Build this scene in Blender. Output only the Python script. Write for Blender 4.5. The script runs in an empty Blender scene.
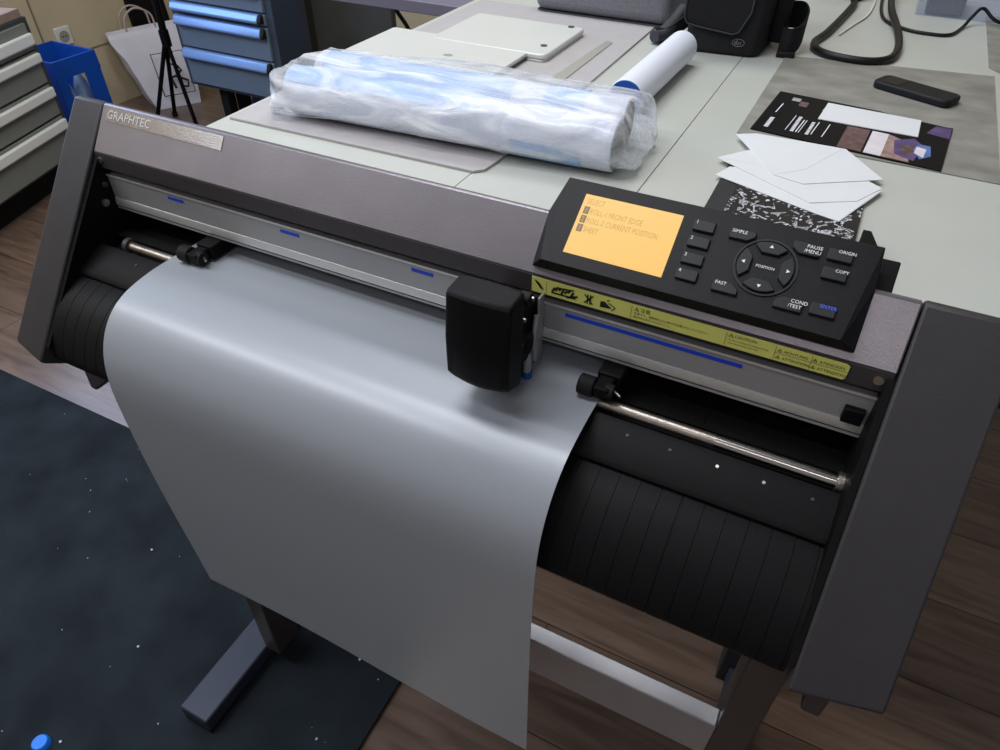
import bpy, bmesh, math, random
from mathutils import Vector, Matrix, noise
random.seed(7)
S = bpy.context.scene
COL = S.collection
ZO = 0.96            # all numbers below are metres measured from the cutter's top edge; the floor lies 0.96 under it
F = -0.96            # floor
T = -0.16            # table top

# ------------------------------------------------------------------ materials
def lin(c):
    return tuple(((v/255)/12.92 if v/255 <= .04045 else ((v/255+.055)/1.055)**2.4) for v in c)
def mat(name, c, rough=.5, metal=0., noise_amt=0., nscale=60., bump=0., bscale=400., spec=.5, c2=None, stretch=None, coat=0.):
    m = bpy.data.materials.new(name); m.use_nodes = True
    nt = m.node_tree; b = nt.nodes['Principled BSDF']
    b.inputs['Base Color'].default_value = (*lin(c), 1)
    b.inputs['Roughness'].default_value = rough; b.inputs['Metallic'].default_value = metal
    b.inputs['Specular IOR Level'].default_value = spec
    b.inputs['Coat Weight'].default_value = coat
    tc = nt.nodes.new('ShaderNodeTexCoord')
    src = tc.outputs['Object']
    if stretch:
        mp = nt.nodes.new('ShaderNodeMapping'); mp.inputs['Scale'].default_value = stretch
        nt.links.new(src, mp.inputs['Vector']); src = mp.outputs['Vector']
    if noise_amt or c2:
        n = nt.nodes.new('ShaderNodeTexNoise'); n.inputs['Scale'].default_value = nscale; n.inputs['Detail'].default_value = 6
        nt.links.new(src, n.inputs['Vector'])
        r = nt.nodes.new('ShaderNodeValToRGB')
        a = lin(c); k = noise_amt
        r.color_ramp.elements[0].position = .3; r.color_ramp.elements[1].position = .7
        r.color_ramp.elements[0].color = (*(v*(1-k) for v in a), 1)
        r.color_ramp.elements[1].color = (*lin(c2), 1) if c2 else (*(min(1, v*(1+k)) for v in a), 1)
        nt.links.new(n.outputs['Fac'], r.inputs['Fac']); nt.links.new(r.outputs['Color'], b.inputs['Base Color'])
    if bump:
        n2 = nt.nodes.new('ShaderNodeTexNoise'); n2.inputs['Scale'].default_value = bscale; n2.inputs['Detail'].default_value = 4
        nt.links.new(src, n2.inputs['Vector'])
        bp = nt.nodes.new('ShaderNodeBump'); bp.inputs['Strength'].default_value = bump; bp.inputs['Distance'].default_value = .001
        nt.links.new(n2.outputs['Fac'], bp.inputs['Height']); nt.links.new(bp.outputs['Normal'], b.inputs['Normal'])
    return m
def emis(name, c, s):
    m = mat(name, c, .4); b = m.node_tree.nodes['Principled BSDF']
    b.inputs['Base Color'].default_value = (.02,.02,.02,1); b.inputs['Emission Color'].default_value = (*lin(c), 1); b.inputs['Emission Strength'].default_value = s
    return m

M = {}
M['fascia'] = mat('grey metallic paint', (130,125,131), .36, .6, .06, 25, .12, 900)
M['bezel'] = mat('dark grey paint', (58,54,57), .5, .1, .05, 30)
M['cover'] = mat('charcoal textured plastic', (50,48,51), .52, 0, .06, 40, .35, 1300, spec=.4)
M['black'] = mat('black plastic', (10,10,13), .52, 0, .08, 40, .2, 900, spec=.16)
M['black_dull'] = mat('dull black plastic', (9,9,10), .7, 0, .1, 40, .15, 700, spec=.15)
M['inner'] = mat('black inner plate', (8,8,9), .6, 0, .1, 30, spec=.15)
M['panel'] = mat('black panel plastic', (15,14,17), .45, 0, .06, 60, .25, 1500, spec=.22)
M['key'] = mat('dark rubber key', (31,33,36), .5, 0, .05, 60, spec=.3)
M['legend'] = mat('white print', (225,225,230), .5)
M['legend_blue'] = mat('blue print', (70,100,235), .5)
M['lcd'] = emis('amber backlit screen', (255,198,84), .88)
M['lcd_ink'] = emis('screen characters', (206,158,66), .8)
M['lcd_ink_dark'] = emis('screen blocks', (120,88,30), .8)
M['alu'] = mat('brushed aluminium rail', (160,160,163), .42, .4, .08, 14, .1, 300, stretch=(.05,1,1))
M['alu_light'] = mat('bright aluminium ledge', (210,209,206), .34, .5, .05, 14, stretch=(.05,1,1))
M['steel'] = mat('knurled steel', (168,160,152), .3, .95, .1, 90, .2, 1500)
M['screw'] = mat('screw steel', (185,182,175), .28, .95)
M['blue_mark'] = mat('blue paint mark', (16,60,190), .5)
M['label'] = mat('yellow label', (212,212,112), .5, 0, .04, 60)
M['ink'] = mat('black ink', (32,32,22), .6)
M['plate'] = mat('brushed name plate', (160,156,158), .22, .9, .1, 30, .1, 900, stretch=(.05,1,1))
M['plate_text'] = mat('silver lettering', (200,198,202), .35, .4)
M['film'] = mat('grey vinyl film', (148,153,161), .36, .1, 0, 20, .03, 1500)
M['stand'] = mat('dark blue grey paint', (45,50,65), .45, .2, .05, 30)
M['stand_beam'] = mat('satin grey steel beam', (166,165,170), .36, .6, .04, 30)
M['stand_col'] = mat('brown grey steel column', (78,71,68), .4, .5, .04, 30)
M['rubber'] = mat('black rubber', (13,13,14), .7, spec=.3)
M['rod'] = mat('chrome rod', (175,170,166), .22, 1.)

M['table'] = mat('off white laminate', (183,185,178), .42, 0, .025, 9, .03, 300)
M['table_edge'] = mat('table joint', (120,120,116), .6)
M['table_steel'] = mat('black table leg', (28,29,32), .5)
M['board'] = mat('grey board', (172,168,168), .6, 0, .03, 40, .1, 800)
M['board_edge'] = mat('board edge', (120,112,96), .8)
M['lap'] = mat('silver aluminium', (207,208,203), .36, .1, .01, 20)
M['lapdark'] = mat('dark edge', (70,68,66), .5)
M['grey_dot'] = mat('soft grey mark', (190,190,186), .3, .5)
M['steel_strip'] = mat('steel ruler', (196,196,190), .35, .55)
M['paper'] = mat('white paper', (217,219,221), .55, 0, .015, 18)
M['tube'] = mat('white glossy roll', (222,226,238), .4)
M['roll_white'] = mat('white roll', (210,214,228), .45, 0, .02, 14)
M['roll_blue'] = mat('pale blue wrap', (158,188,226), .45, 0, .04, 14)
M['roll_core'] = mat('grey roll core', (126,120,116), .7, 0, .2, 90)
M['cap_blue'] = mat('blue end cap', (10,74,158), .45)
M['felt'] = mat('grey felt', (120,120,126), .95, 0, .22, 420, .8, 900, spec=.1)
M['nylon'] = mat('black nylon', (24,24,28), .8, 0, .2, 300, .6, 900, spec=.3)
M['nylon_trim'] = mat('black nylon binding', (48,48,53), .7)
M['logo'] = mat('grey emblem', (120,120,128), .5)
M['cable'] = mat('black cable', (14,14,15), .45, spec=.35)
M['wire_white'] = mat('white wire', (215,215,205), .5)
M['phone'] = mat('black phone', (24,25,29), .55, 0, .05, 60, spec=.25)
M['glass_black'] = mat('black phone screen', (7,7,9), .3, spec=.2)
M['leaflet'] = mat('black gloss print', (12,12,15), .55, spec=.15)
M['dark_sheet'] = mat('dark card', (36,37,42), .5)
M['purple'] = mat('purple print', (84,66,112), .5, 0, .3, 60)
M['rose'] = mat('rose print', (96,72,70), .5, 0, .5, 120)
M['skin'] = mat('warm print', (150,122,116), .5, 0, .4, 90)
M['pale'] = mat('pale print', (216,208,214), .4, 0, .1, 40)
M['blueprint'] = mat('blue print patch', (84,112,170), .5, 0, .2, 40)
M['greyprint'] = mat('grey small print', (160,160,165), .5)
M['clear_box'] = None

M['cab_body'] = mat('dark grey green steel', (60,64,62), .5, 0, .04, 20)
M['cab_drawer'] = mat('grey drawer steel', (122,124,117), .45, 0, .04, 20)
M['cab_handle'] = mat('light grip bar', (238,238,230), .32, .1)
M['cab2_drawer'] = mat('blue grey drawer steel', (104,118,134), .4, .1, .04, 20)
M['cab2_handle'] = mat('daylight tinted grip bar', (128,160,214), .34, .3)  # reflected blue window light is put into the colour of pale aluminium bars
M['cab2_body'] = mat('dark blue grey steel', (56,66,80), .5, 0, .04, 20)
M['beech'] = mat('wood top', (150,128,112), .5, 0, .12, 30, stretch=(8,1,1))
M['crate'] = mat('blue plastic crate', (14,74,168), .4)
M['pet'] = mat('clear bottle plastic', (150,170,196), .15)
M['bag_paper'] = mat('white paper bag', (205,200,205), .6, 0, .05, 12, .3, 60)
M['bag_ink'] = mat('black bag print', (30,28,28), .6)
M['twine'] = mat('paper twine', (176,160,150), .8)
M['socket'] = mat('white socket', (214,214,210), .4)
M['darkpanel'] = mat('dark grey panel', (56,55,52), .7, 0, .12, 18)
M['desk'] = mat('mauve grey desk edge', (112,108,124), .5)
M['navy'] = mat('navy fabric', (28,40,72), .8, 0, .2, 30, .4, 80)
M['denim'] = mat('blue fabric', (62,88,128), .8, 0, .15, 30, .4, 80)
M['lint'] = mat('pale crumbs', (170,180,190), .8)
M['cardboard'] = mat('pale cardboard', (186,160,120), .8)

# floor planks
def floor_mat():
    m = bpy.data.materials.new('oak laminate planks'); m.use_nodes = True; nt = m.node_tree; b = nt.nodes['Principled BSDF']
    tc = nt.nodes.new('ShaderNodeTexCoord')
    br = nt.nodes.new('ShaderNodeTexBrick'); br.inputs['Scale'].default_value = 1
    br.inputs['Brick Width'].default_value = 1.25; br.inputs['Row Height'].default_value = .19
    br.inputs['Mortar Size'].default_value = .0012; br.offset = .37
    br.inputs['Color1'].default_value = (*lin((104,85,73)), 1); br.inputs['Color2'].default_value = (*lin((127,105,90)), 1)
    br.inputs['Mortar'].default_value = (*lin((50,38,32)), 1)
    nt.links.new(tc.outputs['Object'], br.inputs['Vector'])
    mp = nt.nodes.new('ShaderNodeMapping'); mp.inputs['Scale'].default_value = (1.3, 14, 1)
    n = nt.nodes.new('ShaderNodeTexNoise'); n.inputs['Scale'].default_value = 3.2; n.inputs['Detail'].default_value = 9; n.inputs['Distortion'].default_value = .7
    nt.links.new(tc.outputs['Object'], mp.inputs['Vector']); nt.links.new(mp.outputs['Vector'], n.inputs['Vector'])
    r = nt.nodes.new('ShaderNodeValToRGB'); r.color_ramp.elements[0].position = .33; r.color_ramp.elements[1].position = .62
    r.color_ramp.elements[0].color = (.5,.47,.45,1); r.color_ramp.elements[1].color = (1,1,1,1)
    nt.links.new(n.outputs['Fac'], r.inputs['Fac'])
    mx = nt.nodes.new('ShaderNodeMix'); mx.data_type = 'RGBA'; mx.blend_type = 'MULTIPLY'; mx.inputs[0].default_value = .9
    nt.links.new(br.outputs['Color'], mx.inputs[6]); nt.links.new(r.outputs['Color'], mx.inputs[7])
    nt.links.new(mx.outputs[2], b.inputs['Base Color']); b.inputs['Roughness'].default_value = .28
    return m
def rug_mat():
    m = mat('dark blue rug pile', (34,40,45), .95, 0, .3, 9, .9, 500, spec=.1)
    return m
def wall_mat():
    return mat('beige wall board', (196,180,150), .7, 0, .04, 5, .1, 200)
def concrete_mat():
    m = mat('grey concrete pattern', (124,122,115), .55, 0, .12, 16, .1, 200, c2=(148,146,138), stretch=(1.0,1.5,1))
    return m
def speckle_mat():
    m = bpy.data.materials.new('black and white speckle'); m.use_nodes = True; nt = m.node_tree; b = nt.nodes['Principled BSDF']
    tc = nt.nodes.new('ShaderNodeTexCoord'); n = nt.nodes.new('ShaderNodeTexNoise'); n.inputs['Scale'].default_value = 62; n.inputs['Detail'].default_value = 2; n.inputs['Distortion'].default_value = 2.2
    nt.links.new(tc.outputs['Object'], n.inputs['Vector'])
    r = nt.nodes.new('ShaderNodeValToRGB'); e = r.color_ramp.elements
    e[0].position = .55; e[0].color = (.008,.008,.01,1); e[1].position = .585; e[1].color = (.75,.75,.82,1)
    x = e.new(.66); x.color = (.03,.03,.035,1)
    x = e.new(.74); x.color = (.3,.3,.33,1)
    nt.links.new(n.outputs['Fac'], r.inputs['Fac']); nt.links.new(r.outputs['Color'], b.inputs['Base Color']); b.inputs['Roughness'].default_value = .4
    return m
def plastic_mat(name, fac0, fac1, tint=(238,243,252), scale=9):
    m = bpy.data.materials.new(name); m.use_nodes = True; nt = m.node_tree; b = nt.nodes['Principled BSDF']
    out = nt.nodes['Material Output']
    b.inputs['Base Color'].default_value = (*lin(tint), 1); b.inputs['Roughness'].default_value = .16
    tr = nt.nodes.new('ShaderNodeBsdfTransparent'); tr.inputs['Color'].default_value = (.97,.98,1,1)
    tc = nt.nodes.new('ShaderNodeTexCoord')
    mp = nt.nodes.new('ShaderNodeMapping'); mp.inputs['Scale'].default_value = (1, 3.5, 3.5)
    nt.links.new(tc.outputs['Object'], mp.inputs['Vector'])
    n = nt.nodes.new('ShaderNodeTexNoise'); n.inputs['Scale'].default_value = scale; n.inputs['Detail'].default_value = 5; n.inputs['Distortion'].default_value = 1.2
    nt.links.new(mp.outputs['Vector'], n.inputs['Vector'])
    mr = nt.nodes.new('ShaderNodeMapRange'); mr.inputs['From Min'].default_value = .35; mr.inputs['From Max'].default_value = .7
    mr.inputs['To Min'].default_value = fac0; mr.inputs['To Max'].default_value = fac1
    nt.links.new(n.outputs['Fac'], mr.inputs['Value'])
    bp = nt.nodes.new('ShaderNodeBump'); bp.inputs['Strength'].default_value = .7; bp.inputs['Distance'].default_value = .006
    nt.links.new(n.outputs['Fac'], bp.inputs['Height']); nt.links.new(bp.outputs['Normal'], b.inputs['Normal'])
    mx = nt.nodes.new('ShaderNodeMixShader')
    nt.links.new(mr.outputs['Result'], mx.inputs['Fac']); nt.links.new(tr.outputs[0], mx.inputs[1]); nt.links.new(b.outputs[0], mx.inputs[2])
    nt.links.new(mx.outputs[0], out.inputs['Surface'])
    return m
M['floor'] = floor_mat(); M['rug'] = rug_mat(); M['wall'] = wall_mat(); M['concrete'] = concrete_mat(); M['speckle'] = speckle_mat()
M['poly'] = plastic_mat('clear polythene', .18, .75, (246,248,252))
M['clear'] = plastic_mat('clear storage plastic', .08, .16, (190,198,220), 3)
M['ceiling'] = mat('white ceiling', (215,215,212), .8)
M['pane'] = plastic_mat('window glass', .08, .1, (220,230,255), 2)

# ------------------------------------------------------------------ mesh helpers
ROOT = {}
class MB:
    def __init__(s): s.bm = bmesh.new()
    def box(s, x0, x1, y0, y1, z0, z1, rz=0, piv=None):
        vs = [s.bm.verts.new((x, y, z)) for z in (z0, z1) for y in (y0, y1) for x in (x0, x1)]
        for f in ((0,2,3,1),(4,5,7,6),(0,1,5,4),(2,6,7,3),(0,4,6,2),(1,3,7,5)): s.bm.faces.new([vs[i] for i in f])
        if rz:
            p = Vector(piv) if piv else Vector(((x0+x1)/2, (y0+y1)/2, 0))
            bmesh.ops.rotate(s.bm, verts=vs, cent=p, matrix=Matrix.Rotation(rz, 3, 'Z'))
        return s
    def frame_box(s, o, ax, ay, az, a0, a1, b0, b1, c0, c1):
        o, ax, ay, az = map(Vector, (o, ax, ay, az))
        vs = [s.bm.verts.new(o+ax*a+ay*b+az*c) for c in (c0, c1) for b in (b0, b1) for a in (a0, a1)]
        for f in ((0,2,3,1),(4,5,7,6),(0,1,5,4),(2,6,7,3),(0,4,6,2),(1,3,7,5)): s.bm.faces.new([vs[i] for i in f])
        return s
    def prismx(s, prof, x0, x1):           # prof: (y, z) polygon
        a = [s.bm.verts.new((x0, y, z)) for y, z in prof]; b = [s.bm.verts.new((x1, y, z)) for y, z in prof]
        n = len(prof)
        for i in range(n): s.bm.faces.new((a[i], a[(i+1) % n], b[(i+1) % n], b[i]))
        s.bm.faces.new(a); s.bm.faces.new(b[::-1]); return s
    def slab(s, poly, z0, z1):             # poly: (x, y)
        a = [s.bm.verts.new((x, y, z0)) for x, y in poly]; b = [s.bm.verts.new((x, y, z1)) for x, y in poly]
        n = len(poly)
        for i in range(n): s.bm.faces.new((a[i], a[(i+1) % n], b[(i+1) % n], b[i]))
        s.bm.faces.new(a); s.bm.faces.new(b[::-1]); return s
    def extr(s, o, ax, ay, poly, n0, n1):  # polygon on a plane, thickened along its normal
        o, ax, ay = map(Vector, (o, ax, ay)); az = ax.cross(ay).normalized()
        a = [s.bm.verts.new(o+ax*x+ay*y+az*n0) for x, y in poly]; b = [s.bm.verts.new(o+ax*x+ay*y+az*n1) for x, y in poly]
        n = len(poly)
        for i in range(n): s.bm.faces.new((a[i], a[(i+1) % n], b[(i+1) % n], b[i]))
        s.bm.faces.new(a); s.bm.faces.new(b[::-1]); return s
    def cyl(s, p, q, r0, r1=None, seg=20):
        p, q = Vector(p), Vector(q); r1 = r0 if r1 is None else r1
        return s.tube([p, q], [r0, r1], seg)
    def tube(s, pts, r, seg=10, flat=1.0, cap=True):
        pts = [Vector(p) for p in pts]; n = len(pts)
        rs = r if isinstance(r, (list, tuple)) else [r]*n
        d0 = (pts[1]-pts[0]).normalized(); up = Vector((0,0,1)) if abs(d0.z) < .9 else Vector((0,1,0))
        rings = []
        for i in range(n):
            d = (pts[min(i+1, n-1)]-pts[max(i-1, 0)]).normalized()
            sx = d.cross(up)
            sx = sx.normalized() if sx.length > 1e-4 else Vector((1,0,0))
            sy = sx.cross(d).normalized(); up = sy
            rings.append([s.bm.verts.new(pts[i]+(sx*math.cos(t)+sy*flat*math.sin(t))*rs[i]) for t in [2*math.pi*k/seg for k in range(seg)]])
        for i in range(n-1):
            for k in range(seg):
                s.bm.faces.new((rings[i][k], rings[i][(k+1) % seg], rings[i+1][(k+1) % seg], rings[i+1][k]))
        if cap: s.bm.faces.new(rings[0][::-1]); s.bm.faces.new(rings[-1])
        return s
    def grid(s, fn, nu, nv):
        g = [[s.bm.verts.new(fn(i/nu, j/nv)) for j in range(nv+1)] for i in range(nu+1)]
        for i in range(nu):
            for j in range(nv): s.bm.faces.new((g[i][j], g[i+1][j], g[i+1][j+1], g[i][j+1]))
        return s
def obj(name, mb, m, parent=None, bevel=0, seg=2, sharp=38, solid=0, sub=0):
    bm = mb.bm
    bmesh.ops.remove_doubles(bm, verts=bm.verts, dist=1e-6)
    bmesh.ops.recalc_face_normals(bm, faces=bm.faces)
    if parent is not None: org = Vector(ROOT[parent.name])
    else:
        xs = [v.co for v in bm.verts]
        org = Vector(((min(v.x for v in xs)+max(v.x for v in xs))/2, (min(v.y for v in xs)+max(v.y for v in xs))/2, min(v.z for v in xs)))
    for v in bm.verts: v.co -= org
    me = bpy.data.meshes.new(name); bm.to_mesh(me); bm.free()
    for p in me.polygons: p.use_smooth = True
    me.set_sharp_from_angle(angle=math.radians(sharp))
    me.materials.append(M[m] if isinstance(m, str) else m)
    o = bpy.data.objects.new(name, me); COL.objects.link(o)
    if parent is not None: o.parent = parent
    else: o.location = org+Vector((0,0,ZO))
    ROOT[o.name] = tuple(org)
    if solid:
        md = o.modifiers.new('thick', 'SOLIDIFY'); md.thickness = solid; md.offset = 0
    if bevel:
        md = o.modifiers.new('bevel', 'BEVEL'); md.width = bevel; md.segments = seg; md.limit_method = 'ANGLE'; md.angle_limit = math.radians(35)
    if sub:
        md = o.modifiers.new('sub', 'SUBSURF'); md.levels = sub; md.render_levels = sub
    return o
def thing(name, label, cat, loc, group=None):
    o = bpy.data.objects.new(name, None); COL.objects.link(o)
    o.location = Vector(loc)+Vector((0,0,ZO)); o.empty_display_size = .05
    ROOT[o.name] = tuple(loc); o['label'] = label; o['category'] = cat
    if group: o['group'] = group
    return o
def tag(o, label, cat, group=None):
    o['label'] = label; o['category'] = cat
    if group: o['group'] = group
    return o
def structure(o): o['kind'] = 'structure'; return o
def text_mb(mb, s, o, ax, ay, size, align='LEFT', off=.0004, thick=.0):
    cu = bpy.data.curves.new('lettering', 'FONT'); cu.body = s; cu.size = size; cu.align_x = align; cu.resolution_u = 2; cu.extrude = thick
    ob = bpy.data.objects.new('lettering_source', cu); COL.objects.link(ob)
    dg = bpy.context.evaluated_depsgraph_get(); me = bpy.data.meshes.new_from_object(ob.evaluated_get(dg))
    o, ax, ay = map(Vector, (o, ax, ay)); az = ax.cross(ay).normalized()
    t = bmesh.new(); t.from_mesh(me)
    mp = {}
    for v in t.verts: mp[v.index] = mb.bm.verts.new(o+ax*v.co.x+ay*v.co.y+az*(v.co.z+off))
    for f in t.faces:
        try: mb.bm.faces.new([mp[v.index] for v in f.verts])
        except ValueError: pass
    t.free(); bpy.data.objects.remove(ob); bpy.data.meshes.remove(me); bpy.data.curves.remove(cu)
    return mb
def smooth_path(pts, n=10):
    pts = [Vector(p) for p in pts]; out = []
    P = [pts[0]*2-pts[1]]+pts+[pts[-1]*2-pts[-2]]
    for i in range(1, len(P)-2):
        a, b, c, d = P[i-1], P[i], P[i+1], P[i+2]
        for k in range(n):
            t = k/n
            out.append(.5*((2*b)+(c-a)*t+(2*a-5*b+4*c-d)*t*t+(3*b-a-3*c+d)*t**3))
    out.append(pts[-1]); return out
def copy_tree(o, parent=None, dx=Vector((0,0,0))):
    c = o.copy(); COL.objects.link(c)
    if parent is not None: c.parent = parent
    else: c.location = o.location+dx
    for ch in list(o.children): copy_tree(ch, c)
    return c

X_, Y_, Z_ = Vector((1,0,0)), Vector((0,1,0)), Vector((0,0,1))
W = .69

# ------------------------------------------------------------------ the room
structure(obj('floor', MB().box(-2.6, 3.4, -3.2, 2.9, F-.1, F), 'floor'))
structure(obj('ceiling', MB().box(-2.6, 3.4, -3.2, 2.9, 1.74, 1.84), 'ceiling'))
wl = MB()
WX = -2.418; WY0, WY1, WZ0, WZ1 = .0, 1.25, -.2, 1.25
wl.box(WX-.12, WX, -3.2, WY0, F, 1.74).box(WX-.12, WX, WY1, 2.9, F, 1.74).box(WX-.12, WX, WY0, WY1, F, WZ0).box(WX-.12, WX, WY0, WY1, WZ1, 1.74)
structure(obj('wall_left', wl, 'wall'))
structure(obj('wall_back', MB().box(WX, 3.4, 2.75, 2.9, F, 1.74), 'wall'))
structure(obj('wall_right', MB().box(3.25, 3.4, -3.2, 2.75, F, 1.74), 'ceiling'))
structure(obj('wall_front', MB().box(WX, 3.25, -3.2, -3.05, F, 1.74), 'ceiling'))
# flat joints between the wall boards
structure(obj('trim_1', MB().box(WX, WX+.003, 1.466, 1.472, F, 1.2), mat('board joint', (128,112,90), .7)))
structure(obj('trim_2', MB().box(WX, WX+.003, 1.472, 2.75, -.709, -.704), mat('board joint line', (140,124,100), .7)))
wn = obj('window_1', MB().box(WX-.11, WX-.02, WY0, WY0+.06, WZ0, WZ1).box(WX-.11, WX-.02, WY1-.06, WY1, WZ0, WZ1)
         .box(WX-.11, WX-.02, WY0+.06, WY1-.06, WZ0, WZ0+.06).box(WX-.11, WX-.02, WY0+.06, WY1-.06, WZ1-.06, WZ1)
         .box(WX-.1, WX-.03, .60, .66, WZ0+.06, WZ1-.06), 'ceiling'); structure(wn)
obj('pane', MB().box(WX-.068, WX-.062, WY0+.0605, WY1-.0605, WZ0+.0605, WZ1-.0605), 'pane', wn)

# ------------------------------------------------------------------ vinyl cutter
cut = thing('vinyl_cutter', 'large grey desktop roll cutter with amber screen and black keypad on metal stand', 'plotter', (W/2, 0, -.25))
# side covers
prof = [(0,0),(-.1490,-.1850),(-.1500,-.1885),(-.1465,-.1925),(-.03,-.285),(.05,-.285),(.075,-.15),(.018,-.012),(.006,-.001)]
prof_in = [(0,0),(-.1555,-.1931),(-.1565,-.1966),(-.1530,-.2005),(-.03,-.291),(.05,-.291),(.075,-.15),(.018,-.012),(.006,-.001)]
def cover_mb(xo, xi):
    mb = MB(); a = [mb.bm.verts.new((xo, y, z)) for y, z in prof]; b = [mb.bm.verts.new((xi, y, z)) for y, z in prof_in]; n = len(prof)
    for i in range(n): mb.bm.faces.new((a[i], a[(i+1) % n], b[(i+1) % n], b[i]))
    mb.bm.faces.new(a); mb.bm.faces.new(b[::-1]); return mb
obj('side_cover', cover_mb(-.0395, -.001), 'cover', cut, .0018)
obj('side_cover', cover_mb(W+.054, W+.001), 'cover', cut, .0018)
# inner end plates seen inside the opening
ip = [(-.004,-.012),(-.146,-.184),(-.12,-.208),(.05,-.27),(.06,-.15),(.012,-.016)]
e = obj('end_plate', MB().prismx(ip, -.0005, .004), 'inner', cut)
obj('screw', MB().cyl((.004,-.0376,-.0819), (.0065,-.0376,-.0819), .0035, seg=14), 'screw', e)
obj('screw', MB().cyl((.004,-.031,-.066), (.0060,-.031,-.066), .0026, seg=12), 'bezel', e)
e = obj('end_plate', MB().prismx(ip, W-.004, W+.0005), 'inner', cut)
# hood: sloping fascia and dark front lip
fy, fz = -.027, -.036
hood = obj('hood', MB().prismx([(0,0),(fy,fz),(fy+.003,fz-.0005),(.004,-.010),(.05,-.1),(.052,-.096),(.014,-.012),(.005,-.001)], 0, W), 'fascia', cut, .0012)
lip = obj('front_lip', MB().prismx([(fy,fz-.0004),(fy,-.0508),(fy+.002,-.0515),(fy+.006,-.0515),(fy+.006,fz+.003),(fy+.003,fz)], .001, W-.001), 'bezel', cut)
for sx in (.006, W-.008):
    sc = obj('screw', MB().cyl((sx,fy+.001,-.043), (sx,fy-.0012,-.043), .0030, seg=16), 'screw', lip)
# name plate on the fascia
fd = Vector((0,fy,fz)).normalized()      # down the slope
fu = -fd; fn = X_.cross(fu).normalized()
np_ = obj('name_plate', MB().extr((0,0,0), X_, fd, [(.006,.0026),(.147,.0032),(.1475,.0155),(.0068,.0150)], -.0006, .0004), 'plate', hood)
np_.data.materials[0] = M['plate']
mb = MB(); text_mb(mb, 'GRAPHTEC', Vector((.0085,0,0))+fd*.0122, X_, fu, .0108, off=.0009)
obj('lettering', mb, 'plate_text', hood)
mb = MB(); text_mb(mb, 'CUTTING PRO', Vector((.114,0,0))+fd*.0118, X_, fu, .0036, off=.0009)
# caution label along the lip
lo = (0, fy, 0); up = Z_
lab = obj('caution_label', MB().extr(lo, X_, Z_, [(.4495,-.0496),(.4493,-.0372),(.6625,-.0375),(.6645,-.039),(.6645,-.0478),(.6630,-.0496)], .0001, .0006), 'label', lip)
lab['label'] = 'yellow caution label'
mb = MB()
def L(x, z): return Vector((x, fy-.0007, z))
def ltext(s, x, z, size): text_mb(mb, s, L(x, z), X_, Z_, size, off=.0002)
def lline(x0, z0, x1, z1, w=.0003):
    d = Vector((x1-x0, 0, z1-z0)); n = Vector((-d.z, 0, d.x)).normalized()*w
    a, b = L(x0, z0)-Vector((0,.0002,0)), L(x1, z1)-Vector((0,.0002,0))
    vs = [mb.bm.verts.new(p) for p in (a-n, b-n, b+n, a+n)]; mb.bm.faces.new(vs)
def warn(x, z, s=.003):
    lline(x, z, x+s, z, .00016); lline(x, z, x+s/2, z+s*.9, .00016); lline(x+s, z, x+s/2, z+s*.9, .00016); lline(x+s/2, z+s*.25, x+s/2, z+s*.6, .0002)
for x in (.4612, .4925, .5045, .5240, .5655, .6125, .6335): pass
for x in (.4610, .5245, .5890, .6205, .6425): lline(x, -.0487, x, -.0383, .00014)
lline(.6205, -.0434, .6640, -.0434, .00014)
# pictograms: hand blade, carriage, crossed rail, hand
for a in ((.4520,-.0395,.4555,-.0420),(.4555,-.0420,.4585,-.0462),(.4528,-.0405,.4572,-.0455)): lline(*a, .0006)
for k in range(7): lline(.4655+k*.0024, -.0455+(k % 3)*.0012, .4675+k*.0024, -.0415+(k % 2)*.0012, .0008)
lline(.4650,-.0462,.4835,-.0462,.0007); lline(.4690,-.0412,.4820,-.0400,.0006); lline(.4770,-.0470,.4850,-.0440,.0008)
for a in ((.4900,-.0470,.4965,-.0400),(.4965,-.0470,.4900,-.0400),(.4925,-.0475,.4925,-.0395),(.4945,-.0475,.4945,-.0395)): lline(*a, .0005)
for k in range(5): lline(.5020, -.0462+k*.0009, .5100-k*.0011, -.0455+k*.0009, .0006)
lline(.5080,-.0420,.5130,-.0445,.0004); lline(.5130,-.0445,.5105,-.0475,.0004); lline(.5065,-.0405,.5085,-.0395,.0004)
warn(.5265,-.0416); ltext('注意', .5305, -.0416, .0036)
ltext('危険です。移動物の上に物や手を置かないでください。', .5265, -.0447, .0021)
ltext('動作中は手をふれないこと。', .5265, -.0475, .0021)
warn(.5905,-.0412); ltext('CAUTION', .5942, -.0411, .0032)
ltext('Careless touching of moving parts may', .5905, -.0440, .00165)
ltext('cause injury. Keep hands clear', .5905, -.0463, .00165)
for s, x, z in (('ACHTUNG', .6255, -.0422), ('ATTENTION', .6255, -.0475), ('ATENCION', .6470, -.0422), ('ATTENZIONE', .6470, -.0475)):
    warn(x-.0038, z, .0026); ltext(s, x, z, .0030)
obj('lettering', mb, 'ink', lab)
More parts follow.
